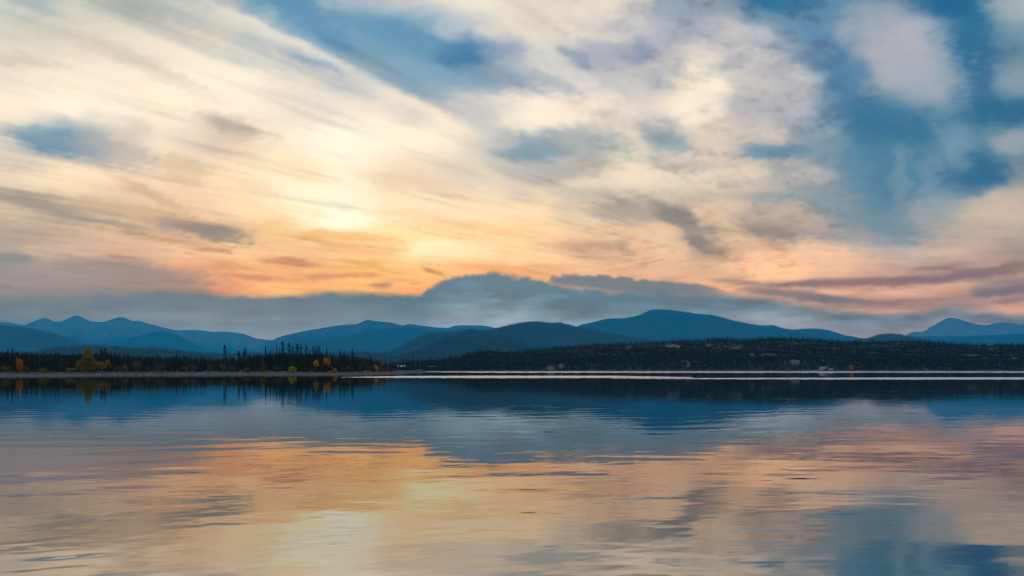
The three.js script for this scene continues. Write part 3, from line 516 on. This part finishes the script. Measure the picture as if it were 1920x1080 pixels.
{ // the big golden cottonwood: a spire over a broad skirt
  const [x, y, z, d] = stand(166, 21), u = d / FOCAL, h = rise(649, d) - y;
  const lumps = [[-0.4 * u * 6, h * 0.9, 0, 4.5 * u, h * 0.1, 4.5 * u, 0.5], [0, h * 0.76, 0, 8 * u, h * 0.14, 8 * u, 1], [-6 * u, h * 0.6, 0, 7 * u, h * 0.16, 8 * u, 1], [6 * u, h * 0.6, 1, 8 * u, h * 0.16, 8 * u, 1], [0, h * 0.45, 0, 14 * u, h * 0.18, 10 * u, 1.6],
    [-13 * u, h * 0.27, 0, 12 * u, h * 0.17, 9 * u, 1.2], [14 * u, h * 0.3, 0, 12 * u, h * 0.17, 9 * u, 1.2], [24 * u, h * 0.24, 0.5, 9 * u, h * 0.14, 8 * u, 0.8], [0, h * 0.2, 1, 20 * u, h * 0.16, 8 * u, 1.4]];
  const o = leafy(405, lumps, 4200, 0.19, L.oliveGold, { trunk: h * 0.55, r: 0.2 });
  o.position.set(x, y, z);
  put(o, 'cottonwood_tree', { label: 'big golden olive cottonwood, pointed above and broad below', category: 'cottonwood' });
}
grow('aspen_tree', 'aspen', null, 'orange and gold aspen between the dark low bush and dark reddish thicket', 587, 674, 598.5, 22, L.gold, { seed: 410, shape: 'vase', n: 800 });
grow('aspen_tree', 'aspen', null, 'aspen with only its bright orange top showing over a dark thicket', 604, 671, 621, 26, L.orange, { seed: 413, shape: 'vase', n: 800 });
grow('bush', 'bush', null, 'dark reddish thicket under the orange-topped aspen', 599, 680, 619, 17, L.dark, { seed: 416, n: 1100 });
grow('bush', 'bush', null, 'round bright yellow-green bush alone at the top of the beach', 540, 687, 556.5, 14, L.yellow, { seed: 419, n: 1300, size: 0.13 });
grow('willow_tree', 'willow', null, 'tall pointed olive willow in front of the first spruces of the grove', 486, 674, 500, 16, L.olive, { seed: 422, shape: 'spire', n: 1100 });
grow('willow_tree', 'willow', null, 'tall olive willow standing between brown bushes', 249, 678, 266, 20, L.olive, { seed: 425, shape: 'round' });
grow('willow_tree', 'willow', null, 'olive shrub willow touching the skirt of the big cottonwood', 196, 675, 209, 18, L.oliveGold, { seed: 428, shape: 'vase' });
grow('willow_tree', 'willow', null, 'faint grey-olive willow set back between the orange aspen and big cottonwood', 110, 672, 123, 24, L.grey, { seed: 431, shape: 'spire' });
grow('maple_tree', 'small tree', null, 'small red-brown tree near the tip of the point', 710, 677, 720, 24, L.rust, { seed: 434, shape: 'spire', n: 700 });
grow('bush', 'bush', null, 'glowing yellow-orange bush near the tip of the point', 696, 683, 710, 22, L.gold, { seed: 437, n: 800 });
const bushes = [  // left, top, right, material, label
  [0, 686, 22, 'olive', 'low olive bush at the edge of the beach, beside the small orange aspen'], [42, 688, 56, 'brown', 'brown bush close under the small orange aspen'], [70, 689, 92, 'olive', 'flat olive bush halfway between the aspen and the cottonwood'],
  [124, 689, 142, 'oliveGold', 'low yellowish bush at the foot of the big cottonwood'], [212, 685, 226, 'brown', 'rounded brown bush next to the cottonwood skirt'], [227, 683, 240, 'olive', 'rounded olive bush next to the tall olive willow'],
  [272, 687, 285, 'brown', 'dull brown bush past the tall olive willow'], [286, 682, 306, 'grey', 'wide grey-brown bush behind the grassy bank'], [300, 679, 310, 'tan', 'tan-topped bush leaning over the wide grey-brown bush'], [340, 687, 356, 'olive', 'small olive bush on the grassy bank'],
  [356, 681, 370, 'brown', 'upright brown bush on the grassy bank'], [386, 682, 402, 'grey', 'grey bush at the end of the grassy bank'], [410, 683, 426, 'olive', 'olive bush below the lone tall pine'], [428, 684, 442, 'tan', 'tan bush below the lone tall pine'], [455, 688, 472, 'brown', 'low brown bush below the sparse leaning pine'],
  [508, 686, 530, 'grey', 'wide grey thicket between the olive willow and yellow-green bush'], [566, 688, 584, 'dark', 'dark low bush between the yellow-green bush and the gold aspen'], [588, 688, 596, 'tan', 'pale tan bush at the foot of the gold aspen'], [619, 686, 625, 'olive', 'thin olive bush between the dark reddish thicket and tiny orange bush'],
  [624, 690.5, 633, 'orange', 'tiny orange bush on the beach edge'], [639, 689, 649, 'tan', 'low tan bush on the beach past the tiny orange one'], [650, 686, 657, 'rust', 'pinkish brown upright bush among tan ones'], [658, 688, 663, 'tan', 'narrow tan bush beside the pinkish brown one'], [672, 684, 680, 'brown', 'dark brown upright bush between tan bushes and the glowing one'],
  [684, 686, 694, 'tan', 'soft tan bush just before the glowing yellow-orange bush'], [720, 686, 729, 'rust', 'rusty bush just beyond the small red-brown tree, towards the tip'], [730, 689, 739, 'brown', 'last brown bush at the tip of the point'],
];
bushes.forEach(([a, t, b, m, label], i) => grow('bush', 'bush', 'bushes along the top of the beach', label, a, t, b, 11 + (i * 7 % 8), L[m], { seed: 500 + i * 3, n: 520, size: 0.14, shape: i % 3 ? 'round' : 'vase' }));

// stones on the beach
const stoneMat = mat(0.3, 0.29, 0.28, 0.9);
function stoneGeometry(seed) {
  const g = new THREE.IcosahedronGeometry(1, 2), p = g.attributes.position, v = new THREE.Vector3();
  for (let i = 0; i < p.count; i++) { v.fromBufferAttribute(p, i); const k = 1 + 0.35 * n2(v.x * 0.9 + seed * 5, v.y * 0.9 + v.z) + 0.12 * n2(v.x * 3 + seed, v.z * 3 + v.y); p.setXYZ(i, v.x * k, v.y * k * 0.62, v.z * k * 0.8); }
  g.computeVertexNormals();
  return g;
}
const stoneShapes = [1, 2, 3].map(stoneGeometry);
[[154, 5], [181, 7], [187, 4], [205, 8], [214, 6], [228, 5], [246, 5], [262, 9], [276, 6], [281, 5], [368, 6], [372, 9], [449, 6]].forEach(([px, back], i) => {
  const [x, y, z] = stand(px, back), s = 0.24 + 0.13 * ((i * 37) % 5) / 5, o = new THREE.Mesh(stoneShapes[i % 3], stoneMat);
  o.position.set(x, y + 0.12 + s * 0.2, z); o.scale.setScalar(s); o.rotation.y = i;
  put(o, 'beach_stone', { label: 'pale stone lying on the grey beach of the wooded shore', category: 'stone', group: 'pale stones on the beach' });
});

// ---------------------------------------------------------------- far shore: a long dark hill of scrub and forest
const HILL = path('690,692 720,688 745,684 760,680 822,675.6 864,670 889,662 916,659 947,661 989,658 1020,655 1052,651.7 1083,648.5 1114,646 1160,645.4 1202,643.5 1265,639.7 1319,638 1327,636 1359,634 1373,636 1400,636 1432,634.4 1452,633.6 1494,634.6 1540,636.6 1562,639 1624,641 1707,640 1770,643 1832,646 1920,646 2100,644 2400,650');
const FAR = 985;                                      // its waterline
const hillRidge = (px) => lerp(1250, 1620, smooth(px, 760, 1100));
const hillY = (px, d) => {
  const r = hillRidge(px), h = rise(along3(HILL, px) + 2, r), t = clamp((d - FAR) / (r - FAR), -0.2, 2), x = spot(px, d);
  if (t < 0) return t * 20;
  const s = t <= 1 ? 0.16 * smooth(t, 0, 0.12) + 0.84 * Math.pow(t, 1.25) : Math.max(0, 1 - (t - 1) * 0.9);
  const n = fbm(x / 160, d / 130, 4) * Math.sin(Math.PI * clamp(t, 0, 1)) * 0.20;
  let y = h * s * (1 + n) + 0.5;
  if (t < 1) y = Math.min(y, EYE + (h - EYE) * d / r * 0.99);
  return y;
};
const clearing = (px, t) => { let k = 0; for (const [a, b, ra, rb] of [[1258, 0.83, 14, 0.09], [1270, 0.78, 6, 0.1], [1178, 0.86, 7, 0.05], [1330, 0.72, 7, 0.05], [1388, 0.66, 8, 0.05], [1411, 0.3, 7, 0.08], [1440, 0.32, 22, 0.04], [1822, 0.42, 20, 0.07], [1845, 0.33, 12, 0.05], [1861, 0.78, 12, 0.04], [1902, 0.3, 9, 0.06], [1490, 0.10, 13, 0.06], [1290, 0.1, 4, 0.06], [1032, 0.05, 10, 0.04], [1052, 0.08, 6, 0.05], [1380, 0.6, 14, 0.03], [1100, 0.6, 14, 0.02], [1690, 0.7, 16, 0.03]]) k = Math.max(k, 1 - Math.hypot((px - a) / ra, (t - b) / rb)); return k; };
{
  const cols = 420, rows = 52;
  const g = grid(cols, rows, (i, j) => { const px = 690 + i * (1710 / (cols - 1)), r = hillRidge(px), t = j < 40 ? -0.05 + j * (1.05 / 39) : 1 + (j - 39) * 0.09, d = FAR + t * (r - FAR); return [spot(px, d), hillY(px, d), -d]; }, ([x, y, z], i, j) => {
    const px = 690 + i * (1710 / (cols - 1)), t = (-z - FAR) / (hillRidge(px) - FAR), n = fbm(x * 0.02, z * 0.02, 4, m2), b = fbm(x * 0.006 + 4, z * 0.03, 3), k = smooth(clearing(px, t) + 0.3 * n, 0.1, 0.5), v = 1 + 0.5 * n, sage = smooth(b, 0.05, 0.35) * 0.6;
    const shoreSand = smooth(t, 0.022, 0.012);
    const c = [lerp(0.008, 0.016, sage), lerp(0.010, 0.017, sage), lerp(0.007, 0.014, sage)];
    return [0, 1, 2].map((q) => lerp(lerp(c[q], [0.06, 0.05, 0.045][q], shoreSand * 0.7), [0.10, 0.058, 0.036][q], k) * v);
  });
  ground(new THREE.Mesh(g, slopeMat), 'far_shore_hill');
}
// woods too far to tell apart: one mass each
const farFir = (seed, h, r, tiers, arms) => mergeGeometries([crownGeometry(seed, { h, r, tiers, arms, base: 0.05, gap: 0.05 }), limb([0, -0.5, 0], [0, h * 0.6, 0], 0.15, 0.04, 4).toNonIndexed().deleteAttribute('uv')]);
function wood(name, label, list, geometry, material) {
  const o = new THREE.InstancedMesh(geometry, material, list.length), M = new THREE.Matrix4(), Q = new THREE.Quaternion(), up = new THREE.Vector3(0, 1, 0), C = new THREE.Color();
  list.forEach(([x, y, z, s, w, c], i) => { M.compose(new THREE.Vector3(x, y, z), Q.setFromAxisAngle(up, i * 2.4), new THREE.Vector3(s * w, s, s * w)); o.setMatrixAt(i, M); o.setColorAt(i, C.setRGB(...c)); });
  return put(o, name, { kind: 'stuff', label, category: 'forest' });
}
const white = mat(1, 1, 1);
{ // the depth of the stand behind its front trees
  const q = rng(880), list = [];
  for (let i = 0; i < 2600; i++) {
    const px = -60 + q() * 800, back = 84 + q() * 190, [x, y, z, d] = stand(px, back), want = rise(along(TREETOP, px) + 2 + 8 * q(), d) - y, v = 0.7 + 0.6 * q();
    if (want > 1.5) list.push([x, y, z, want / 9, 0.9 + 0.5 * q(), [0.012 * v, 0.019 * v, 0.013 * v]]);
  }
  wood('shore_wood', 'deep dark wood behind the front conifers of the wooded shore', list, farFir(881, 9, 2.4, 12, 7), white);
}
{
  const q = rng(900), trees = [], scrub = [];
  for (let i = 0; i < 40000; i++) {
    const px = 705 + q() * 1500, t = 0.018 + 1.01 * Math.pow(q(), 1.15), r = hillRidge(px), d = FAR + t * (r - FAR), x = spot(px, d), z = -d, wooded = fbm(x * 0.006, z * 0.008, 3, m2) + smooth(t, 0.72, 0.98) * 0.8 + 0.2 + 0.5 * smooth(t, 0.10, 0.03);
    if (clearing(px, t) > 0.15) continue;
    const y = hillY(px, d) - 0.2, v = 0.75 + 0.6 * q();
    if (q() < smooth(wooded, 0.05, 0.6) && trees.length < 16000) trees.push([x, y, z, (0.5 + 0.75 * q() ** 1.8) * (t > 0.9 ? 0.9 : 0.7), 0.8 + 0.4 * q(), [0.009 * v, 0.014 * v, 0.010 * v]]);
    else if (scrub.length < 20000) { const a = q(); scrub.push([x, y, z, 0.6 + 1.2 * q(), 1.2, a < 0.008 ? [0.09 * v, 0.05 * v, 0.02 * v] : a < 0.25 ? [0.017 * v, 0.015 * v, 0.010 * v] : [0.011 * v, 0.012 * v, 0.009 * v]]); }
  }
  wood('conifer_wood', 'dark conifers covering the long hill on the far shore', trees, farFir(901, 9, 2.1, 9, 6), white);
  wood('hillside_scrub', 'low dark scrub on the slopes of the far shore hill', scrub, leafGeometry(903, [[0, 0.9, 0, 1.6, 1.0, 1.6, 1]], 34, 0.55), white);
}
const ridgeWood = (range, label, count, seed, tMin, tMax, size, onCrest) => {
  const q = rng(seed), list = [];
  for (let i = 0; i < count; i++) {
    const px = lerp(Math.max(range.x0, -120), Math.min(range.x1, 2040), q()), t = q() < onCrest ? 1 : lerp(tMin, tMax, Math.sqrt(q())), [x, y, z] = range.height(px, t), v = 0.7 + 0.6 * q();
    list.push([x, y - 2, z, size * (0.6 + 0.7 * q()), 0.9, [0.007 * v, 0.018 * v, 0.019 * v]]);
  }
  wood('mountain_forest', label, list, farRidgeFir, white);
};
const farRidgeFir = farFir(905, 17, 4.4, 6, 5);
ridgeWood(R.hill5b, 'forest on the near rounded hill across the inlet', 16000, 911, 0.1, 1, 0.9, 0.05);
ridgeWood(R.hill5, 'forest with ragged crest on the double-humped hill', 26000, 912, 0.3, 1, 1.0, 0.06);
ridgeWood(R.hill4, 'forest on the low ridge behind the wooded shore', 14000, 913, 0.2, 1, 0.9, 0.08);
ridgeWood(R.hill7, 'forest on the low hill below the far pointed peak', 9000, 914, 0.3, 1, 0.9, 0.05);
ridgeWood(R.peak6, 'forest on the highest mountain', 30000, 915, 0.45, 1, 1.1, 0.05);

// ---------------------------------------------------------------- single things on the far shore
const farSpot = (px, back) => { const d = FAR + back; return [spot(px, d), hillY(px, d) - 0.1, -d, d]; };
function farTree(px0, top, px1, back, leaf, seed, label, shape = 'spire') {
  const pc = (px0 + px1) / 2, [x, y, z, d] = farSpot(pc, back), R0 = (spot(px1, d) - spot(px0, d)) / 2, h = Math.max(2, rise(top, d) - y), lumps = [], q = rng(seed);
  for (let k = 0; k < 6; k++) { const t = k / 5; lumps.push([(q() - 0.5) * R0 * 0.4, h * lerp(0.2, 0.86, t), 0, R0 * (shape === 'spire' ? lerp(1, 0.35, t) : Math.sin(Math.PI * (0.2 + 0.6 * t))), h * 0.16, R0 * 0.8, 1]); }
  const o = leafy(seed, lumps, 500, 0.42, leaf, { trunk: h * 0.4, r: 0.15 });
  o.position.set(x, y, z);
  put(o, 'autumn_tree', { label, category: 'tree', group: 'autumn trees on the far shore' });
}
farTree(1592.5, 683.5, 1601, 8, L.orange, 951, 'bright orange tree glowing at the water on the far shore');
farTree(1288, 687, 1293, 10, L.tan, 953, 'single tan tree at the water on the far shore, below the rusty clearing');
farTree(1239, 692, 1249, 12, L.tan, 955, 'low tan shrubby tree at the far waterline beside the single tan tree', 'round');
farTree(1736, 690.5, 1739, 8, L.gold, 957, 'tiny pale gold sapling at the far waterline past the orange tree');
farTree(1779, 689, 1784.5, 8, L.tan, 959, 'small tan tree at the far waterline past the gold sapling', 'round');
farTree(1684, 683, 1689, 60, L.tan, 961, 'brownish tree a little up the slope past the orange tree');
farTree(1047, 691.5, 1053, 9, L.brown, 963, 'brown low tree at the far waterline below the double-humped hill', 'round');
farTree(1079, 691.5, 1083, 10, L.tan, 965, 'small tan tree near the brown low tree on the far shore');
farTree(776, 680, 783, 40, L.tan, 967, 'pale tan tree above the dark islet');
farTree(786.5, 679, 790, 42, L.grey, 969, 'pale grey slim tree beside the tan one above the islet');
const wall = mat(0.5, 0.42, 0.38, 0.9), pale = mat(0.62, 0.6, 0.58, 0.8), roofMat = mat(0.42, 0.28, 0.26, 0.8), roofDark = mat(0.1, 0.08, 0.08, 0.9), glass = mat(0.03, 0.035, 0.04, 0.15), doorMat = mat(0.12, 0.07, 0.05, 0.7);
function cabin(px, back, w, depth, h, roofH, wallMat, rMat, turn, name, label) {
  const [x, y, z] = farSpot(px, back), o = new THREE.Group();
  part('wall', new THREE.BoxGeometry(w, h + 0.6, depth).translate(0, h / 2 - 0.3, 0), wallMat, o);
  const s = new THREE.Shape([[-depth / 2 - 0.4, 0], [depth / 2 + 0.4, 0], [0, roofH]].map((p) => new THREE.Vector2(...p)));
  const roof = part('roof', new THREE.ExtrudeGeometry(s, { depth: w + 0.8, bevelEnabled: false }).rotateY(Math.PI / 2).translate(-w / 2 - 0.4, h + 0.003, 0), rMat, o);
  part('chimney', new THREE.BoxGeometry(0.5, 1.1, 0.5).translate(w * 0.3, h + roofH, 0), wall, roof);
  for (const k of [-0.3, 0.3]) part('window', new THREE.BoxGeometry(w * 0.16, h * 0.32, 0.1).translate(w * k, h * 0.55, depth / 2 + 0.02), glass, o);
  part('door', new THREE.BoxGeometry(0.95, h * 0.72, 0.1).translate(0, h * 0.36, depth / 2 + 0.02), doorMat, o);
  o.position.set(x, y, z); o.rotation.y = turn;
  put(o, name, { label, category: 'building' });
}
cabin(752.5, 66, 9.5, 6, 2.6, 1.9, pale, mat(0.55, 0.45, 0.45, 0.7), 0.2, 'long_house', 'long low building with a pale pinkish roof above the islet');
cabin(1540, 12, 4.6, 4, 2.4, 1.6, wall, roofMat, 0.3, 'cabin', 'small brown-roofed cabin on the far shore, beside the row of white boats');
cabin(1547, 16, 4.2, 4, 2.6, 1.6, pale, roofDark, -0.3, 'cabin', 'small pale cabin with dark roof next to the brown-roofed cabin');
cabin(1557, 9, 5.5, 2.6, 1.4, 0.6, mat(0.4, 0.39, 0.38, 0.8), mat(0.42, 0.41, 0.4, 0.8), 0.05, 'boat_house', 'low white boat house between the cabins and the orange tree');
cabin(807, 62, 3, 2.6, 1.7, 0.8, pale, pale, 0.4, 'shed', 'tiny white shed on the low slope, nearer the long pink-roofed building');
cabin(814.5, 66, 3, 2.6, 1.7, 0.8, pale, pale, -0.2, 'shed', 'tiny white shed on the low slope, nearer the rounded hill');
const hullMat = mat(0.5, 0.5, 0.5, 0.5), trimMat = mat(0.12, 0.14, 0.18, 0.5);
function boat() {
  const o = new THREE.Group(), s = new THREE.Shape();
  s.moveTo(-2.2, -0.85); s.lineTo(1.1, -0.85); s.quadraticCurveTo(2.3, -0.5, 2.8, 0); s.quadraticCurveTo(2.3, 0.5, 1.1, 0.85); s.lineTo(-2.2, 0.85); s.closePath();
  part('hull', new THREE.ExtrudeGeometry(s, { depth: 0.7, bevelEnabled: true, bevelSize: 0.12, bevelThickness: 0.1, bevelSegments: 2 }).rotateX(-Math.PI / 2).translate(0, 0.1, 0), hullMat, o);
  const c = part('cabin', new THREE.BoxGeometry(1.5, 0.75, 1.2).translate(0.1, 1.25, 0), hullMat, o);
  part('window', new THREE.BoxGeometry(1.2, 0.3, 1.24).translate(0.15, 1.38, 0), trimMat, c);
  part('motor', new THREE.CapsuleGeometry(0.2, 0.5, 3, 8).translate(-2.45, 0.7, 0), trimMat, o);
  return o;
}
const boat0 = boat();
[[1506, 5], [1512, 3], [1518, 5], [1524, 4], [1530, 6], [1534, 5]].forEach(([px, back], i) => {
  const [x, y, z] = farSpot(px, back), o = i ? boat0.clone() : boat0;
  o.position.set(x, Math.max(y, 0) + 0.1, z); o.rotation.y = 0.5 + i * 0.6; o.scale.setScalar(0.62);
  put(o, 'boat', { label: 'small white boat pulled up in the row on the far shore', category: 'boat', group: 'white boats on the far shore' });
});
{ // dark mound standing in the water off the point
  const g = new THREE.IcosahedronGeometry(1, 5), p = g.attributes.position, v = new THREE.Vector3();
  for (let i = 0; i < p.count; i++) { v.fromBufferAttribute(p, i); const k = 1 + 0.16 * fbm(v.x * 1.6, v.z * 1.6 + v.y, 4); p.setXYZ(i, v.x * k, v.y * k, v.z * k); }
  g.computeVertexNormals();
  const d = 690, o = new THREE.Mesh(g, mat(0.05, 0.05, 0.055));
  o.position.set(spot(786, d), -0.4, -d); o.scale.set(5.2, 2.6, 6.6);
  put(o, 'rock_islet', { label: 'dark rounded rock islet in the water off the wooded point', category: 'rock' });
}

renderer.render(scene, camera);
